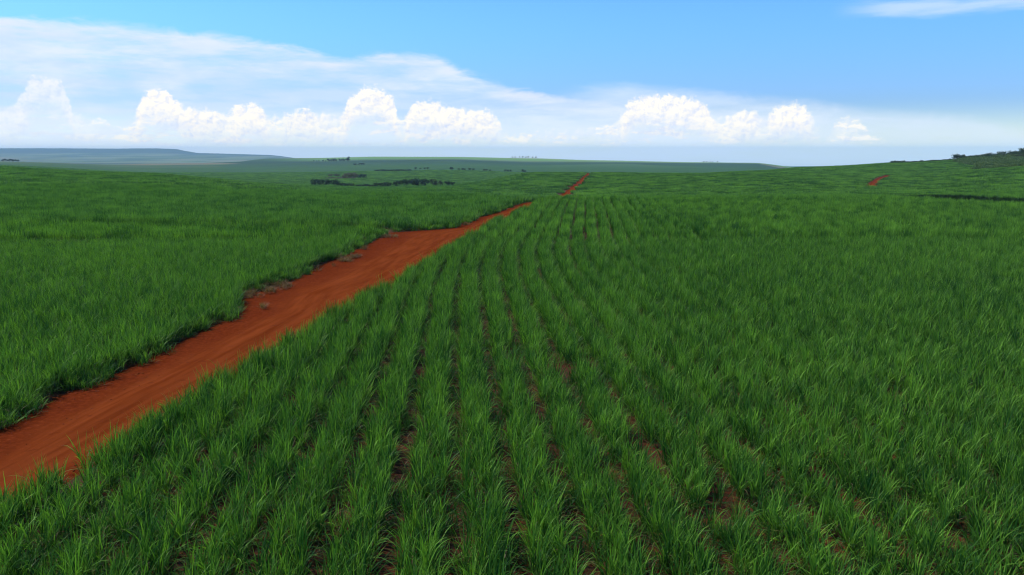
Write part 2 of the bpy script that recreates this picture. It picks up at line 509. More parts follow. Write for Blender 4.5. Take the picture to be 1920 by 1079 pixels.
def road_material():
    m, n, out = mat("packed_red_earth")
    geo = n.node('ShaderNodeNewGeometry').outputs['Position']
    s = n.node('ShaderNodeAttribute', attribute_name='across').outputs['Fac']      # 0 left verge .. 1 right verge
    big = n.noise(geo, 0.35, 5, 0.6); fine = n.noise(geo, 5.5, 6, 0.7)
    # long streaks drawn by tyres
    st = n.node('ShaderNodeCombineXYZ')
    sp = n.node('ShaderNodeSeparateXYZ'); n.put(sp.inputs[0], geo)
    n.put(st.inputs[0], n.m('MULTIPLY', s, 9.0)); n.put(st.inputs[1], n.m('MULTIPLY', sp.outputs[1], 0.10))
    streak = n.noise(st.outputs[0], 1.6, 5, 0.6)
    w = n.m('ADD', s, n.m('MULTIPLY', n.m('SUBTRACT', big, 0.5), 0.34))
    packed = n.m('MULTIPLY', n.smooth(w, 0.20, 0.50), n.smooth(w, 0.96, 0.80))
    loose = n.mix(n.smooth(fine, 0.35, 0.65), (0.085, 0.014, 0.0035), (0.130, 0.023, 0.006))
    hard = n.mix(n.smooth(streak, 0.30, 0.68), (0.112, 0.020, 0.004), (0.168, 0.036, 0.0085))
    col = n.mix(packed, loose, hard)
    col = n.mix(n.smooth(fine, 0.62, 0.72, 0, 0.35), col, (0.22, 0.075, 0.024))
    col = n.mix(n.smooth(n.noise(geo, 1.7, 4, 0.6), 0.60, 0.72, 0, 0.5), col, (0.085, 0.015, 0.005))
    h = n.m('ADD', n.m('MULTIPLY', big, 0.6), n.m('MULTIPLY', n.m('ADD', fine, streak), 0.22))
    principled(n, out, col, 1.0, (h, 0.7, 0.10), 0.0)
    return m


GROUND = ground_material()
ROADM = road_material()

# ------------------------------------------------------------------ ground sheet
angs = np.concatenate([np.linspace(-math.pi, -0.82, 30, endpoint=False), np.linspace(-0.82, 0.82, 420), np.linspace(0.82, math.pi, 31)[1:-1]])
rad = np.concatenate([[0.5, 2, 4, 7], np.geomspace(10, 15500, 330)])
A, R = np.meshgrid(angs, rad)
GX = R * np.sin(A); GY = R * np.cos(A)
GZ = ground_z(GX, GY)
na, nr = len(angs), len(rad)
idx = np.arange(na * nr).reshape(nr, na)
i0 = idx[:-1, :]; i1 = idx[1:, :]
F = np.stack([i0, i1, np.roll(i1, -1, 1), np.roll(i0, -1, 1)], -1).reshape(-1, 4)
V = np.stack([GX, GY, GZ], -1).reshape(-1, 3)
me = mesh_np("ground", V, F[:, ::-1], GROUND, True)
cover = np.clip((GY - 1100) / 300, 0, 1)
fattr(me, 'crop', cover.ravel())
link(bpy.data.objects.new("ground", me), kind="structure")


def sheet(name, left, right, n_long, n_across, lift, label=None):
    """a strip of road between two edge lines, laid on the ground"""
    def res(c, n):
        c = np.array(c, float); s = np.concatenate([[0], np.cumsum(np.hypot(*np.diff(c, axis=0).T))]); s /= s[-1]
        return s, c
    yy = np.concatenate([np.linspace(left[0][1], 200, n_long), np.linspace(200, left[-1][1], n_long // 2)[1:]]) if left[-1][1] > 300 and left[0][1] < 0 else None
    if yy is not None:
        l = np.array(left); r = np.array(right)
        Lx = np.interp(yy, l[:, 1], l[:, 0]); Rx = np.interp(yy, r[:, 1], r[:, 0])
        t = np.linspace(0, 1, n_across)[None, :]
        X = Lx[:, None] * (1 - t) + Rx[:, None] * t
        Y = np.repeat(yy[:, None], n_across, 1)
    else:
        l = np.array(left); r = np.array(right)
        q = np.linspace(0, 1, n_long); sl = np.linspace(0, 1, len(l))
        Lp = np.stack([np.interp(q, sl, l[:, i]) for i in (0, 1)], 1); Rp = np.stack([np.interp(q, sl, r[:, i]) for i in (0, 1)], 1)
        t = np.linspace(0, 1, n_across)[None, :, None]
        P = Lp[:, None] * (1 - t) + Rp[:, None] * t
        X, Y = P[..., 0], P[..., 1]
    Z = ground_z(X, Y) + lift
    a = np.repeat(np.linspace(0, 1, n_across)[None], X.shape[0], 0)
    # slight camber, wheel ruts and roughness
    Z = Z - 0.06 * (np.exp(-(a / 0.03) ** 2) + np.exp(-((1 - a) / 0.03) ** 2)) + 0.05 * np.exp(-((a - 0.5) / 0.2) ** 2) - 0.035 * (np.exp(-((a - 0.40) / 0.05) ** 2) + np.exp(-((a - 0.68) / 0.05) ** 2)) + 0.05 * vnoise(X, Y, 0.8, 5, 3)
    ii = np.arange(X.size).reshape(X.shape)
    Fq = np.stack([ii[:-1, :-1], ii[:-1, 1:], ii[1:, 1:], ii[1:, :-1]], -1).reshape(-1, 4)
    me = mesh_np(name, np.stack([X, Y, Z], -1).reshape(-1, 3), Fq, ROADM, True)
    fattr(me, 'across', a.ravel())
    return link(bpy.data.objects.new(name, me), kind="structure")


sheet("road", ROAD_L, ROAD_R, 700, 26, 0.02)
a_, b_ = ribbon(HILL_C, HILL_W)
sheet("hill_road", a_, b_, 120, 6, 0.03)


# ------------------------------------------------------------------ cane plants
def blades(n, L, W, segs, area, seed, hmin=0.55, lean=(0.05, 0.55), dead=0.10, under=0.0, arch=(0.25, 1.3)):
    """many arching leaves; area = (half x, half y) of the footprint"""
    r = np.random.default_rng(seed)
    V = []; Fc = []; S = []; Dd = []
    k = 0
    for i in range(n):
        low = r.random() < under
        bx, by = (r.random(2) * 2 - 1) * np.array(area)
        if area[0] < 0.5:
            rr = r.random() ** 0.5 * area[0]; an = r.random() * 6.283
            bx, by = rr * math.cos(an), rr * math.sin(an)
        az = r.random() * 6.283
        l = L * (hmin + (1 - hmin) * r.random() ** 0.7)
        th = lean[0] + (lean[1] - lean[0]) * r.random() ** 1.3          # start angle from vertical
        bend = (arch[0] + arch[1] * r.random() ** 2.2)
        is_dead = r.random() < dead
        if is_dead:
            th += 0.5; bend += 0.8; l *= 0.75
        if low:
            th = 0.75 + 0.55 * r.random(); bend = 0.5 + 0.6 * r.random(); l = L * (0.45 + 0.2 * r.random())
        w = W * (0.7 + 0.6 * r.random())
        tw = az + math.pi / 2 + (r.random() - 0.5) * 1.6
        px, py, pz = bx, by, 0.0
        # leaves spring from a low stalk
        pz0 = r.random() * 0.30 * L
        if low:
            pz0 *= 0.5
        pz = pz0
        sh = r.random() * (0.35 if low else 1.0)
        for s in range(segs + 1):
            q = s / segs
            ang = th + bend * q * q
            if s:
                st = l / segs
                px += math.sin(ang) * math.cos(az) * st
                py += math.sin(ang) * math.sin(az) * st
                pz += math.cos(ang) * st
            ww = w * (0.55 + 0.9 * q if q < 0.4 else 0.91 * max(0.0, 1 - ((q - 0.4) / 0.6) ** 1.6)) / 2
            t2 = tw + q * 0.9
            cx, cy = math.cos(t2) * ww, math.sin(t2) * ww
            if s == segs:
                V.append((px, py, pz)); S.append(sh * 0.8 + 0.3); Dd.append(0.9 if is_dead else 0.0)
            else:
                V += [(px - cx, py - cy, pz), (px + cx, py + cy, pz)]
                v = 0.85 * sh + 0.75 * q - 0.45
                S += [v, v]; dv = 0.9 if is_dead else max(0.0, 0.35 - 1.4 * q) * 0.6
                Dd += [dv, dv]
        b = k
        for s in range(segs - 1):
            Fc.append((b, b + 1, b + 3)); Fc.append((b, b + 3, b + 2)); b += 2
        Fc.append((b, b + 1, b + 2))
        k = len(V)
    return np.array(V), np.array(Fc), np.array(S), np.array(Dd)


def proto(name, *a, leafm=None, tone=1.0, **k):
    V, Fc, S, Dd = blades(*a, **k)
    me = mesh_np(name, V, Fc, leafm or CANE, True)
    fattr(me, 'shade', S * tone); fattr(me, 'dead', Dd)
    return bpy.data.objects.new(name, me)


CLUMPS = [proto("cane_shoot", 17, 1.02, 0.027, 5, (0.08, 0.08), 100 + i, lean=(0.03, 0.50), under=0.22, arch=(0.12, 1.35), dead=0.08, hmin=0.5) for i in range(14)]
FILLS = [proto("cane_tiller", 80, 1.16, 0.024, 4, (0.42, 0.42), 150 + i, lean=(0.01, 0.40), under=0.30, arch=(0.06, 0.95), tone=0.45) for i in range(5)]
MIDS = [proto("cane_row_piece", 130, 1.25, 0.042, 3, (0.50, 0.95), 200 + i, dead=0.05, lean=(0.02, 0.32), under=0.2, arch=(0.06, 0.9)) for i in range(5)]
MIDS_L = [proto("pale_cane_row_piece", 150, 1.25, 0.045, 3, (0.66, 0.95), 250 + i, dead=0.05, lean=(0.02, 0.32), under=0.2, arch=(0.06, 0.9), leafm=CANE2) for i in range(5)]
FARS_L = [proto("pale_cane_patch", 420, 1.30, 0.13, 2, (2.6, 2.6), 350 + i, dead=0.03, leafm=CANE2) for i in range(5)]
FARS = [proto("cane_patch", 420, 1.30, 0.13, 2, (2.6, 2.6), 300 + i, dead=0.03) for i in range(4)]


def scatter_group(name, protos):
    g = bpy.data.node_groups.new(name, 'GeometryNodeTree')
    g.interface.new_socket(name='Geometry', in_out='INPUT', socket_type='NodeSocketGeometry')
    g.interface.new_socket(name='Geometry', in_out='OUTPUT', socket_type='NodeSocketGeometry')
    gi = g.nodes.new('NodeGroupInput'); go = g.nodes.new('NodeGroupOutput')
    join = g.nodes.new('GeometryNodeJoinGeometry')
    for o in protos:
        oi = g.nodes.new('GeometryNodeObjectInfo'); oi.inputs['Object'].default_value = o
        oi.inputs['As Instance'].default_value = False
        g2 = g.nodes.new('GeometryNodeGeometryToInstance')
        g.links.new(oi.outputs['Geometry'], g2.inputs[0]); g.links.new(g2.outputs[0], join.inputs[0])
    iop = g.nodes.new('GeometryNodeInstanceOnPoints')
    iop.inputs['Pick Instance'].default_value = True
    g.links.new(gi.outputs[0], iop.inputs['Points']); g.links.new(join.outputs[0], iop.inputs['Instance'])

    def attr(nm):
        a = g.nodes.new('GeometryNodeInputNamedAttribute'); a.data_type = 'FLOAT'; a.inputs['Name'].default_value = nm
        return a.outputs[0]
    cx = g.nodes.new('ShaderNodeCombineXYZ')
    g.links.new(attr('tx'), cx.inputs[0]); g.links.new(attr('ty'), cx.inputs[1]); g.links.new(attr('rz'), cx.inputs[2])
    g.links.new(cx.outputs[0], iop.inputs['Rotation'])
    cs = g.nodes.new('ShaderNodeCombineXYZ')
    s, sz = attr('sc'), attr('sz')
    g.links.new(s, cs.inputs[0]); g.links.new(s, cs.inputs[1]); g.links.new(sz, cs.inputs[2])
    g.links.new(cs.outputs[0], iop.inputs['Scale'])
    g.links.new(iop.outputs[0], go.inputs[0])
    return g


G_NEAR = scatter_group("scatter_clumps", CLUMPS)
G_FILL = scatter_group("scatter_tillers", FILLS)
G_MID = scatter_group("scatter_row_pieces", MIDS)
G_FAR = scatter_group("scatter_patches", FARS)
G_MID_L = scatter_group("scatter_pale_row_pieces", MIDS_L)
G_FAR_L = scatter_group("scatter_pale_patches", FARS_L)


def plant(name, group, x, y, rz, sc, sz, label, lift=0.0, lean=0.07):
    z = ground_z(x, y) - 0.03 + lift
    me = bpy.data.meshes.new(name)
    me.vertices.add(len(x)); me.vertices.foreach_set('co', np.stack([x, y, z], 1).astype(np.float32).ravel())
    me.materials.append(CANE)
    n = len(x)
    fattr(me, 'rz', rz); fattr(me, 'sc', sc); fattr(me, 'sz', sz)
    # the wind leans everything a little the same way, in drifts
    fattr(me, 'tx', (vnoise(x, y, 6, 77) - 0.5) * 2 * lean + rng.normal(0, lean * 0.4, n))
    fattr(me, 'ty', (vnoise(x, y, 6, 88) - 0.5) * 2 * lean + rng.normal(0, lean * 0.4, n))
    o = bpy.data.objects.new(name, me)
    md = o.modifiers.new("plants", 'NODES'); md.node_group = group
    return link(o, kind="stuff", label=label, category="sugar cane")


def row_shift(y):
    """sideways drift of the planting rows with distance"""
    y = np.asarray(y, float)
    t = np.clip((y - 50) / 35, 0, 1)
    dev = np.where(y < 50, 0, np.where(y < 85, 35 * (t**3 - 0.5 * t**4), 17.5 + (y - 85)))
    return -0.063 * y + 0.155 * dev


def row_dir(y):
    e = 0.5
    return np.arctan2(row_shift(np.asarray(y) + e) - row_shift(np.asarray(y) - e), 2 * e)


def right_rows(y0, y1, step, umax, jit, lat=0.14):
    pts = []
    for k in range(-60, 190):
        x0 = 0.46 + 1.52 * k
        y = np.arange(y0, y1, step) + rng.random() * step
        y = y + rng.normal(0, jit * step, len(y))
        x = x0 + row_shift(y) + (rng.uniform(-1, 1, len(y)) * np.clip(0.47 + 0.010 * max(0, abs(x0 - 2) - 4), 0, 0.70) if step < 0.3 else rng.normal(0, lat, len(y))) + 0.28 * (vnoise(np.full(len(y), x0), y, 14, 55) - 0.5)
        pts.append(np.stack([x, y], 1))
    P = np.concatenate(pts)
    x, y = P.T
    ok = (x > road_right(y) - 0.25 + 0.6 * vnoise(x, y, 2.0, 3)) & (np.abs(x) < umax * np.maximum(y, 0) + 16)
    ok &= ~inside(x, y, BAULK_POLY)
    return x[ok], y[ok]


def left_rows(y0, y1, step, umax, spacing=1.5):
    lat = 0.30 if step < 0.3 else 0.12
    pts = []
    for yy in np.arange(y0, y1, spacing):
        x = np.arange(-umax * y1 - 20, 10, step); x = x + rng.normal(0, 0.2 * step, len(x))
        y = yy + 0.10 * x + rng.normal(0, lat, len(x)) + 12 * 0.10
        pts.append(np.stack([x, y], 1))
    P = np.concatenate(pts)
    x, y = P.T
    l = np.array(ROAD_L)
    lx = np.interp(y, l[:, 1], l[:, 0])
    ok = (x < lx - 0.1 - 0.5 * vnoise(x, y, 2.0, 9)) & (x > -umax * np.maximum(y, 0) - 18) & (y >= y0) & (y < y1)
    ok &= ~inside(x, y, TRACK_POLY)
    return x[ok], y[ok]


def vigour(x, y):
    """uneven growth: thin and weak patches among strong ones"""
    v = vnoise(x, y, 9, 11, 3)
    w = vnoise(x, y, 2.2, 21, 2)
    return v, w


N1, N2, N3 = 84, 230, 780

def verge(y0, y1, step, side):
    y = np.arange(y0, y1, step) + rng.normal(0, 0.1, int(math.ceil((y1 - y0) / step)))
    if side > 0:
        x = road_right(y) + 0.05 + 0.9 * rng.random(len(y)) ** 1.5 + 1.1 * (vnoise(y * 0, y, 2.6, 41) - 0.45)
        ok = vnoise(y * 0 + 9, y, 1.3, 43) > 0.30
        x, y = x[ok], y[ok]
    else:
        l = np.array(ROAD_L)
        x = np.interp(y, l[:, 1], l[:, 0]) - 0.1 - 0.9 * rng.random(len(y)) ** 1.5 - 0.9 * (vnoise(y * 0, y, 2.4, 47) - 0.45)
        ok = ~inside(x, y, TRACK_POLY) & (vnoise(y * 0 + 9, y, 1.1, 49) > 0.22)
        x, y = x[ok], y[ok]
    return x, y


# near field right of the road
x, y = right_rows(-12, N1, 0.060, 0.90, 0.8, 0.205)
xv, yv = verge(-12, N1, 0.07, 1)
x, y = np.append(x, xv), np.append(y, yv)
v, w = vigour(x, y)
keep = w > 0.16 + 0.10 * (v < 0.35)
x, y, v, w = x[keep], y[keep], v[keep], w[keep]
hs = 0.80 + 0.34 * v + rng.normal(0, 0.17, len(x))
# low leaves and tillers that nearly close the lanes between the rows
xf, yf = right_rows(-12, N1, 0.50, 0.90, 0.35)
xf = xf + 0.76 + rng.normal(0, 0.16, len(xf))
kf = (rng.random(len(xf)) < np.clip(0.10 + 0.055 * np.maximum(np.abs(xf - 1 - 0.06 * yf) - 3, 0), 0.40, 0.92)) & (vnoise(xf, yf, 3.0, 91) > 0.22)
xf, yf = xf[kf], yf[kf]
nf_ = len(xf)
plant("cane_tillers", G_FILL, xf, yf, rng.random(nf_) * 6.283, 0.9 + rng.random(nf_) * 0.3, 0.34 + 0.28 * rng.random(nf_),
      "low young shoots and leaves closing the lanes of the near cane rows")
n = len(x)
plant("sugarcane_rows", G_NEAR, x, y, rng.random(n) * 6.283, 0.85 + rng.random(n) * 0.35, hs,
      "young green sugar cane in long rows right of the red road")
print("near right", n)

x, y = right_rows(N1, N2, 1.0, 0.85, 0.2, 0.13)
v, w = vigour(x, y)
keep = w > 0.20
x, y, v = x[keep], y[keep], v[keep]; n = len(x)
plant("sugarcane_rows_beyond", G_MID, x, y, -row_dir(y) + (rng.random(n) > 0.5) * math.pi, 0.84 + rng.random(n) * 0.18,
      0.88 + 0.30 * v + rng.normal(0, 0.07, n), "sugar cane rows curving away to the crest right of the red road", lean=0.06)
print("mid right", n)

# left field
x, y = left_rows(-12, N1, 0.090, 0.90, 1.1)
xv, yv = verge(-12, N1, 0.06, -1)
x, y = np.append(x, xv), np.append(y, yv)
v, w = vigour(x, y)
keep = w > 0.16; x, y, v = x[keep], y[keep], v[keep]; n = len(x)
plant("sugarcane_field", G_NEAR, x, y, rng.random(n) * 6.283, 0.98 + rng.random(n) * 0.3, 0.88 + 0.30 * v + rng.normal(0, 0.08, n),
      "dense green sugar cane left of the red road")
print("near left", n)
x0_, y0_ = left_rows(N1, N2, 1.3, 0.85)
TX = [-1000, -140, -60, -30, -14.5, 60]; TY = [120, 104.5, 102, 100.8, 97, 97]
beyond = y0_ > np.interp(x0_, TX, TY)
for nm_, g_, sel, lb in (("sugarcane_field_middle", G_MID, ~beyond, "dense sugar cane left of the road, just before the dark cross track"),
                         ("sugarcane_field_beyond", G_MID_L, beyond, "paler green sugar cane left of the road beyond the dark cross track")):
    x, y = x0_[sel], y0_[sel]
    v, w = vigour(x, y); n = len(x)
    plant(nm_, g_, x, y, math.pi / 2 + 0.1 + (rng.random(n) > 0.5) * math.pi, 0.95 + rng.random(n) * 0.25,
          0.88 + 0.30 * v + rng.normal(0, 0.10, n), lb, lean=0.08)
print("mid left", n)

# short ragged growth stepping down to the road on the left
y = -10 + 150 * rng.random(1500) ** 1.3
l = np.array(ROAD_L)
x = np.interp(y, l[:, 1], l[:, 0]) - 0.35 + 0.95 * rng.random(1500) ** 1.6
ok = (vnoise(x, y, 1.6, 131) > 0.50) & ~inside(x, y, TRACK_POLY)
x, y = x[ok], y[ok]; n = len(x)
plant("verge_growth", scatter_group("scatter_verge", [proto("verge_tuft", 42, 0.95, 0.028, 4, (0.24, 0.24), 600 + i, lean=(0.05, 0.55), under=0.2, arch=(0.1, 1.1), dead=0.12) for i in range(5)]),
      x, y, rng.random(n) * 6.283, 0.7 + 0.5 * rng.random(n), 0.45 + 0.50 * rng.random(n), "short ragged green growth along the left edge of the road")
bpy.data.objects["verge_growth"]["category"] = "weeds"

# farther still: the valley floor
st = 7.0
gx, gy = np.meshgrid(np.arange(-0.75 * 1500, 0.75 * 1500, st), np.arange(N3, 1500, st))
x = (gx + rng.normal(0, 0.5, gx.shape)).ravel(); y = (gy + rng.normal(0, 0.5, gx.shape)).ravel()
ok = (np.abs(x) < 0.75 * y) & ~inside(x, y, YARD)
x, y = x[ok], y[ok]; n = len(x)
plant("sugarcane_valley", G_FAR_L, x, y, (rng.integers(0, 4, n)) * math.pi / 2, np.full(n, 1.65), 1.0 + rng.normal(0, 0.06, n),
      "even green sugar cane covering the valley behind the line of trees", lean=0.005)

# far cane beyond the crest, both sides of the road
st = 4.2
gx, gy = np.meshgrid(np.arange(-0.8 * N3, 0.85 * N3, st), np.arange(N2 - 1, N3, st))
x = (gx + rng.normal(0, 0.3, gx.shape)).ravel(); y = (gy + rng.normal(0, 0.3, gx.shape)).ravel()
ok = np.abs(x) < 0.80 * y
l = np.array(ROAD_L)
ok &= ~((x > np.interp(y, l[:, 1], l[:, 0]) - 1.6) & (x < road_right(y) + 1.6))
ok &= ~inside(x, y, ribbon_poly(HILL_C, HILL_W + 3))
ok &= ~inside(x, y, YARD) & ~inside(x, y, SCRUB)
x, y = x[ok], y[ok]; n = len(x)
lf = x < road_right(y)
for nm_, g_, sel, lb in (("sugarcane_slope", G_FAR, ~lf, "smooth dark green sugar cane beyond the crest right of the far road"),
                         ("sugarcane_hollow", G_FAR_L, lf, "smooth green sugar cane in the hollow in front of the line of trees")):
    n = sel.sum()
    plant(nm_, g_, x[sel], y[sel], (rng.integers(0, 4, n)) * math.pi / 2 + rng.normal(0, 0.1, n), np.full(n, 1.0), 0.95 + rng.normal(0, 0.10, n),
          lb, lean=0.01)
print("far", n)

# leaf clumps added in the baulk; its darkness is put into their colour
WEED = leaf_material("dark_line_leaf", (0.006, 0.022, 0.004), (0.022, 0.058, 0.010), (0.04, 0.03, 0.015))
DARK_CLUMPS = [proto("dark_leaf_clump", 70, 1.5, 0.05, 3, (0.45, 0.45), 500 + i, lean=(0.05, 0.9), leafm=WEED) for i in range(3)]
c_ = np.array(BAULK_C, float); sg = np.concatenate([[0], np.cumsum(np.hypot(*np.diff(c_, axis=0).T))])
q = rng.random(1500) * sg[-1]
x = np.interp(q, sg, c_[:, 0]) + rng.normal(0, 1.3, 1500); y = np.interp(q, sg, c_[:, 1]) + rng.normal(0, 1.3, 1500) + 2.0
plant("dark_line_strip", scatter_group("scatter_dark_clumps", DARK_CLUMPS), x, y, rng.random(1500) * 6.28, 0.8 + 0.5 * rng.random(1500), 0.75 + 0.4 * rng.random(1500),
      "dark strip of added leaf clumps along the gap curving through the cane at the right")
bpy.data.objects["dark_line_strip"]["category"] = "weeds"

# withered tufts along the rough left margin
DRY = leaf_material("dry_grass_leaf", (0.10, 0.060, 0.018), (0.24, 0.150, 0.050), (0.22, 0.13, 0.05))
DRYS = [proto("dry_tuft", 46, 0.55, 0.022, 3, (0.24, 0.24), 400 + i, lean=(0.3, 1.1), leafm=DRY) for i in range(4)]
y = 46 + 66 * rng.random(700)
l = np.array(ROAD_L)
x = np.interp(y, l[:, 1], l[:, 0]) + 0.1 + 2.0 * rng.random(len(y)) ** 1.5
ok = (vnoise(x, y, 2.8, 71) > 0.60) & (rng.random(len(x)) < 0.5)
x, y = x[ok], y[ok]; n = len(x)
plant("dry_grass", scatter_group("scatter_dry", DRYS), x, y, rng.random(n) * 6.28, 0.7 + 0.8 * rng.random(n), 0.6 + 0.7 * rng.random(n),
      "withered straw coloured tufts on the rough left margin of the road", lift=0.04)
bpy.data.objects["dry_grass"]["category"] = "dry grass"

# loose clods of red earth on the verges and in the lanes of the crop


def clod(seed):
    r_ = np.random.default_rng(seed)
    import bmesh
    bm = bmesh.new(); bmesh.ops.create_icosphere(bm, subdivisions=2, radius=0.05)
    for v in bm.verts:
        v.co *= 0.75 + 0.5 * r_.random(); v.co.z *= 0.7
    me = bpy.data.meshes.new("clod"); bm.to_mesh(me); bm.free()
    me.materials.append(CLODM)
    return bpy.data.objects.new("clod", me)


CLODM, _n, _o = mat("clod_earth")
_g = _n.node('ShaderNodeNewGeometry').outputs['Position']
principled(_n, _o, _n.mix(_n.noise(_g, 3.0, 4, 0.6), (0.075, 0.014, 0.004), (0.190, 0.050, 0.014)), 1.0, None, 0.0)
y = -5 + 130 * rng.random(9000) ** 1.2
side = rng.random(len(y))
wdt = road_right(y) - np.interp(y, l[:, 1], l[:, 0])
x = np.where(side < 0.62, np.interp(y, l[:, 1], l[:, 0]) + wdt * 0.42 * rng.random(len(y)) ** 1.7,
             np.where(side < 0.9, road_right(y) - wdt * 0.16 * rng.random(len(y)), road_right(y) - wdt * rng.random(len(y))))
n = len(x)
plant("earth_clods", scatter_group("scatter_clods", [clod(i) for i in range(4)]), x, y, rng.random(n) * 6.28, 0.35 + 1.3 * rng.random(n) ** 3,
      0.35 + 1.1 * rng.random(n) ** 3, "loose red earth clods along the road margins", lift=0.06)
bpy.data.objects["earth_clods"]["category"] = "clods"

# ------------------------------------------------------------------ trees
TREE_M = {}


def tree_material(key, dark, light):
    if key not in TREE_M:
        TREE_M[key] = leaf_material(key + "_foliage", dark, light, (0.10, 0.07, 0.04), 12.0, 0.25)
    return TREE_M[key]


def bark_material():
    m, n, out = mat("bark")
    geo = n.node('ShaderNodeNewGeometry').outputs['Position']
    principled(n, out, n.mix(n.noise(geo, 4, 4, 0.6), (0.06, 0.042, 0.030), (0.12, 0.095, 0.070)), 0.9, None, 0.1)
    return m


BARK = bark_material()


def crown_mesh(w, h, base, material, seed, lumps=9, leaves=900, leaf=0.42):
    r = np.random.default_rng(seed)
    V = []; Fc = []; S = []
    cs = []
    for i in range(lumps):
        a = r.random() * 6.283; q = r.random() ** 0.6
        z = base + (h - base) * (0.30 + 0.55 * r.random())
        cs.append((math.cos(a) * q * w * 0.32, math.sin(a) * q * w * 0.32, z, w * (0.16 + 0.14 * r.random()), (h - base) * (0.18 + 0.14 * r.random())))
    for i in range(leaves):
        c = cs[r.integers(len(cs))]
        d = r.normal(size=3); d /= np.linalg.norm(d); q = r.random() ** 0.35 * (0.85 + 0.4 * r.random())
        p = np.array([c[0] + d[0] * c[3] * q, c[1] + d[1] * c[3] * q, c[2] + d[2] * c[4] * q])
        a = r.normal(size=3); a /= np.linalg.norm(a); b = np.cross(a, d); b /= (np.linalg.norm(b) + 1e-6)
        s = leaf * (0.6 + 0.8 * r.random())
        k = len(V)
        V += [p - a * s * .5, p + b * s * .35, p + a * s * .5, p - b * s * .35]
        Fc.append((k, k + 1, k + 2, k + 3)); S += [r.random()] * 4
    me = mesh_np("crown", np.array(V), np.array(Fc), material, True)
    fattr(me, 'shade', S); fattr(me, 'dead', np.zeros(len(S)))
    return me


def limb(V, Fc, p, q, r0, r1, k=6):
    p = np.array(p, float); q = np.array(q, float); d = q - p; d /= np.linalg.norm(d)
    a = np.cross(d, (0.3, 0.9, 0.1)); a /= np.linalg.norm(a); b = np.cross(d, a)
    o = len(V)
    for c, rr in ((p, r0), (q, r1)):
        for i in range(k):
            t = 6.28318 * i / k
            V.append(c + (a * math.cos(t) + b * math.sin(t)) * rr)
    for i in range(k):
        j = (i + 1) % k
        Fc.append((o + i, o + j, o + k + j, o + k + i))


def trunk_mesh(h, base, w, seed):
    r = np.random.default_rng(seed)
    V = []; Fc = []
    top = base + (h - base) * 0.45
    mid = (r.normal() * 0.05 * h, r.normal() * 0.05 * h, top * 0.55)
    limb(V, Fc, (0, 0, -0.4), mid, 0.035 * h, 0.026 * h)
    limb(V, Fc, mid, (mid[0] * 1.4, mid[1] * 1.4, top), 0.026 * h, 0.012 * h)
    for i in range(4):
        a = 6.283 * i / 4 + r.random()
        limb(V, Fc, (mid[0], mid[1], mid[2] + 0.1 * h * i / 4), (mid[0] + math.cos(a) * w * 0.28, mid[1] + math.sin(a) * w * 0.28, top * (0.9 + 0.2 * r.random())), 0.014 * h, 0.006 * h)
    return mesh_np("trunk", np.array(V), np.array(Fc), BARK, True)


_protos = {}


def tree_kind(kind, variant):
    key = (kind, variant)
    if key in _protos:
        return _protos[key]
    sd_ = hash_(kind) * 10 + variant
    if kind == 'broad':      # rounded dark tree, 7 m
        m = tree_material('dark_tree', (0.010, 0.030, 0.009), (0.032, 0.066, 0.016)); h, w, b, lf, nl = 7.0, 8.5, 0.7, 0.55, 900
    elif kind == 'olive':    # lighter brownish green
        m = tree_material('olive_tree', (0.038, 0.052, 0.020), (0.075, 0.090, 0.034)); h, w, b, lf, nl = 6.0, 8.0, 0.7, 0.5, 700
    elif kind == 'brown':
        m = tree_material('brown_tree', (0.075, 0.058, 0.032), (0.12, 0.105, 0.055)); h, w, b, lf, nl = 6.5, 9.0, 0.8, 0.5, 700
    elif kind == 'tall':     # far tall trees
        m = tree_material('dark_tree', (0.010, 0.030, 0.009), (0.032, 0.066, 0.016)); h, w, b, lf, nl = 14.0, 13.0, 1.2, 1.3, 600
    else:                    # shrub
        m = tree_material('shrub', (0.020, 0.044, 0.012), (0.050, 0.085, 0.020)); h, w, b, lf, nl = 2.6, 5.0, 0.1, 0.35, 500
    cm = crown_mesh(w, h, b, m, sd_, leaves=nl, leaf=lf); tm = trunk_mesh(h, b, w, sd_ + 5)
    _protos[key] = (cm, tm)
    return _protos[key]


def hash_(s):
    return sum(ord(c) * (i + 1) for i, c in enumerate(s)) % 997


NAMES = {'broad': 'dark_tree', 'olive': 'olive_green_tree', 'brown': 'brown_tree', 'tall': 'far_tree', 'shrub': 'shrub'}


def tree_at(px, D, kind, scale, label, group=None, zs=1.0, ws=1.0):
    """px = sideways bearing given as slope x/y"""
    x, y = px * D, D
    z = float(ground_z(x, y))
    cm, tm = tree_kind(kind, random.randrange(3))
    root = bpy.data.objects.new(NAMES[kind], None)
    root.empty_display_size = 1
    link(root, label=label, category='shrub' if kind == 'shrub' else 'tree')
    if group:
        root['group'] = group
    root.location = (x, y, z)
    root.rotation_euler = (0, 0, random.random() * 6.28)
    root.scale = (scale * ws, scale * ws, scale * zs)
    for nm, me_ in (('crown', cm), ('trunk', tm)):
        c = bpy.data.objects.new(nm, me_); SC.collection.objects.link(c); c.parent = root
    return root


random.seed(4)


def u_of(px):        # bearing slope of a thing standing near eye level
    return (px - 960) / 1507.0 / 1.014


def tree_row(x0, x1, D, n, kind, scale, label, group, zs=1.0, ws=1.0, dj=6, sj=0.18):
    for i in range(n):
        px = x0 + (x1 - x0) * (i + 0.5) / n + random.uniform(-0.3, 0.3) * (x1 - x0) / n
        tree_at(u_of(px), D + random.uniform(-dj, dj), kind, scale * random.uniform(1 - sj, 1 + sj), label, group, zs, ws)


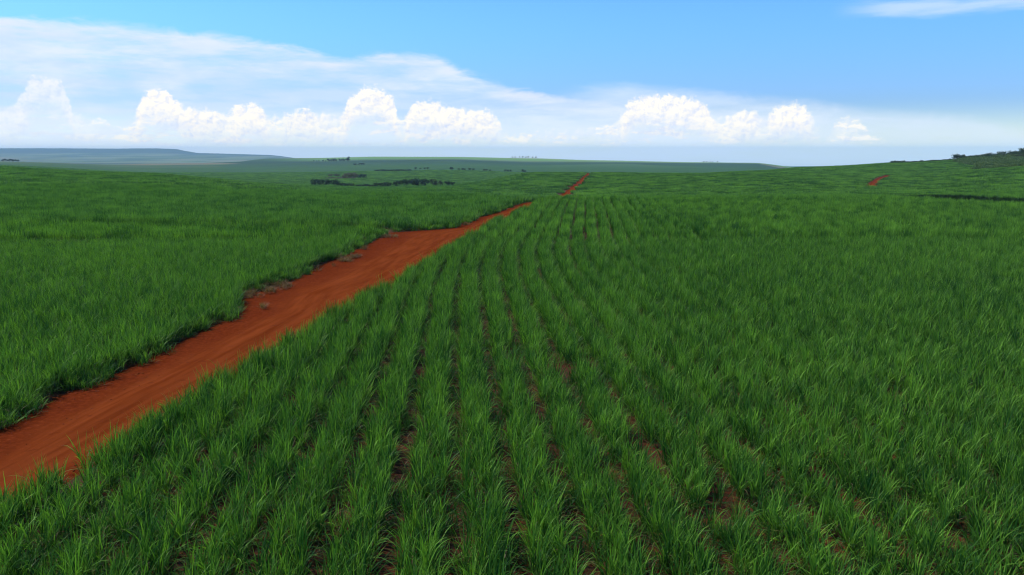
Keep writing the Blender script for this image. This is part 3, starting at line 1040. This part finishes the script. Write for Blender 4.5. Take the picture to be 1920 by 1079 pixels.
# broken line of trees in the green hollow left of the road
tree_row(583, 604, 705, 3, 'broad', 0.95, "dark round tree at the left end of the tree line in the green hollow", "dark trees at the left end of the hollow's tree line")
tree_row(606, 633, 705, 4, 'broad', 0.78, "lower green tree just right of the dark trees at the tree line's left end", "lower green trees at the tree line's left end")
tree_row(634, 702, 700, 16, 'shrub', 1.15, "low shrub in the thin strip joining the two dark clumps of the tree line", "low shrubs in the tree line", sj=0.25)
tree_row(702, 732, 690, 5, 'broad', 0.72, "dark tree in the middle clump of the tree line", "trees in the middle clump of the tree line")
tree_row(739, 801, 690, 9, 'broad', 0.82, "dark tree in the long right clump of the tree line in the hollow", "trees in the long right clump of the tree line")
tree_at(u_of(776), 700, 'broad', 1.05, "tallest rounded tree in the long right clump of the tree line")
tree_row(808, 828, 695, 3, 'olive', 0.95, "olive brown tree in the gap near the right end of the tree line", "olive trees near the tree line's right end")
tree_row(834, 850, 692, 3, 'broad', 0.62, "small dark tree at the right end of the tree line in the hollow", "small trees ending the tree line")
tree_row(640, 667, 1070, 6, 'brown', 1.15, "brown leaved tree in the small grove behind the tree line", "brown trees in the grove behind the tree line")
tree_row(613, 636, 1170, 4, 'brown', 0.75, "brownish tree at the left edge of the grove behind the tree line", "brownish trees left of the grove")
tree_row(674, 682, 1060, 2, 'broad', 1.0, "dark green tree right of the brown grove", "pair of dark trees right of the brown grove")
tree_row(513, 528, 720, 3, 'shrub', 0.95, "dark bush standing alone in cane left of the tree line", "dark bushes left of the tree line")
# strips and lone trees farther off
tree_row(701, 768, 1450, 11, 'broad', 0.80, "dark tree in the hedge strip across the middle of the valley", "trees of the hedge strip in mid valley", zs=0.75, ws=1.7)
tree_row(776, 806, 1600, 4, 'shrub', 1.4, "low bush trailing off right of the hedge strip in mid valley", "bushes right of the hedge strip")
tree_at(u_of(846), 1450, 'broad', 0.95, "lone round dark tree between the valley hedge strip and the road's far end")
tree_row(856, 890, 1500, 5, 'shrub', 1.5, "low bush in the line right of the lone round tree", "bushes right of the lone round tree")
tree_row(904, 922, 1500, 3, 'shrub', 1.7, "dark bush halfway between the lone round tree and the far red road", "bushes before the far road")
tree_row(946, 961, 1500, 3, 'broad', 0.85, "dark tree in the left clump on the field edge before the far red road", "trees in the left clump on the far field edge")
tree_row(976, 988, 1500, 2, 'broad', 0.80, "dark tree in the right clump on the field edge before the far red road", "trees in the right clump on the far field edge")
tree_row(661, 683, 2300, 5, 'tall', 0.42, "dark tree in the short strip below the blue grove", "trees in the short strip below the blue grove", zs=0.8, ws=1.8)
tree_row(615, 656, 3000, 9, 'tall', 0.75, "dark bluish tree in the grove on the hill at the left", "trees of the dark grove on the far hill", zs=0.9, ws=1.5)
tree_at(u_of(652), 3000, 'tall', 1.25, "tallest tree at the right end of the dark grove on the far hill")
tree_row(586, 612, 3000, 5, 'tall', 0.45, "small pale tree trailing left of the far hill's dark grove", "small trees left of the far grove")
tree_row(958, 1006, 3950, 8, 'tall', 0.62, "pale hazy tree in the grove on the skyline left of the far red road", "hazy grove on the skyline")
tree_row(1318, 1348, 3400, 5, 'tall', 0.50, "tiny hazy tree on the pale skyline right of the far red road", "hazy trees on the right skyline")
tree_row(261, 268, 395, 2, 'shrub', 0.62, "small bush on the crest of the left cane field, left one", "left bush on the crest of the left cane")
tree_row(314, 321, 360, 2, 'shrub', 0.62, "small bush standing in cane below the left field's crest", "right bush in the left cane")
tree_row(2, 34, 2300, 6, 'tall', 0.62, "dark tree at the far left edge above the cane", "dark trees at the far left edge", zs=0.8, ws=2.0)

SCRUB_M = leaf_material("scrub_foliage", (0.035, 0.078, 0.014), (0.120, 0.175, 0.038), (0.10, 0.07, 0.04), 18.0, 0.25)
SCRUBS = [bpy.data.objects.new("scrub_clump", crown_mesh(7.5, 2.3, -0.3, SCRUB_M, 900 + i, lumps=9, leaves=420, leaf=0.5)) for i in range(4)]
gx, gy = np.meshgrid(np.arange(280, 640, 3.6), np.arange(470, 850, 3.6))
x = (gx + rng.normal(0, 1.0, gx.shape)).ravel(); y = (gy + rng.normal(0, 1.0, gx.shape)).ravel()
ok = inside(x, y, SCRUB); x, y = x[ok], y[ok]; n = len(x)
plant("hill_scrub", scatter_group("scatter_scrub", SCRUBS), x, y, rng.random(n) * 6.28, 0.7 + 0.5 * rng.random(n), 0.45 + 1.1 * vnoise(x, y, 22, 61, 3),
      "olive green scrub covering the rise at the right", lean=0.02)
bpy.data.objects["hill_scrub"]["category"] = "scrub"

# scrub and trees on the rising skyline at the right
tree_row(1672, 1700, 770, 8, 'shrub', 1.05, "low dark bush on the skyline where the right hill begins", "bushes at the start of the right hedge")
tree_row(1702, 1786, 770, 26, 'shrub', 0.80, "low dark bush in the thin hedge along the right skyline", "bushes of the thin skyline hedge")
tree_row(1788, 1809, 770, 4, 'broad', 0.80, "dark block of tree standing above the right skyline hedge", "dark trees standing above the skyline hedge")
tree_row(1811, 1850, 760, 12, 'shrub', 1.3, "dark bush right of the tree block on the skyline", "bushes right of the tree block")
tree_row(1845, 1990, 740, 34, 'shrub', 1.7, "olive green scrub bush on the hill top at the right edge", "scrub on the right hill top", dj=16, sj=0.3)
tree_row(1860, 1930, 690, 14, 'olive', 0.50, "olive brown bush on the scrubby slope at the right edge", "olive bushes on the right slope", dj=22, sj=0.3)
tree_row(1914, 1930, 730, 2, 'broad', 1.0, "taller dark tree cut by the right edge of the photo", "taller trees at the right edge")

# ------------------------------------------------------------------ air
bpy.ops.mesh.primitive_cube_add(size=1, location=(0, 0, 0))
hz = bpy.context.object
hz.name = "haze"
ztop, zbot = 98.0, -275.0
hz.scale = (33000, 33000, ztop - zbot)
hz.location = (0, 0, (ztop + zbot) / 2)
hz["kind"] = "stuff"
hm, hn, hout = mat("haze_air")
pv = hn.node('ShaderNodeVolumePrincipled')
pv.inputs['Color'].default_value = (0.60, 0.86, 1.0, 1)
pv.inputs['Density'].default_value = 0.000055
pv.inputs['Anisotropy'].default_value = -0.25
hm.node_tree.links.new(pv.outputs[0], hout.inputs['Volume'])
hz.data.materials.append(hm)
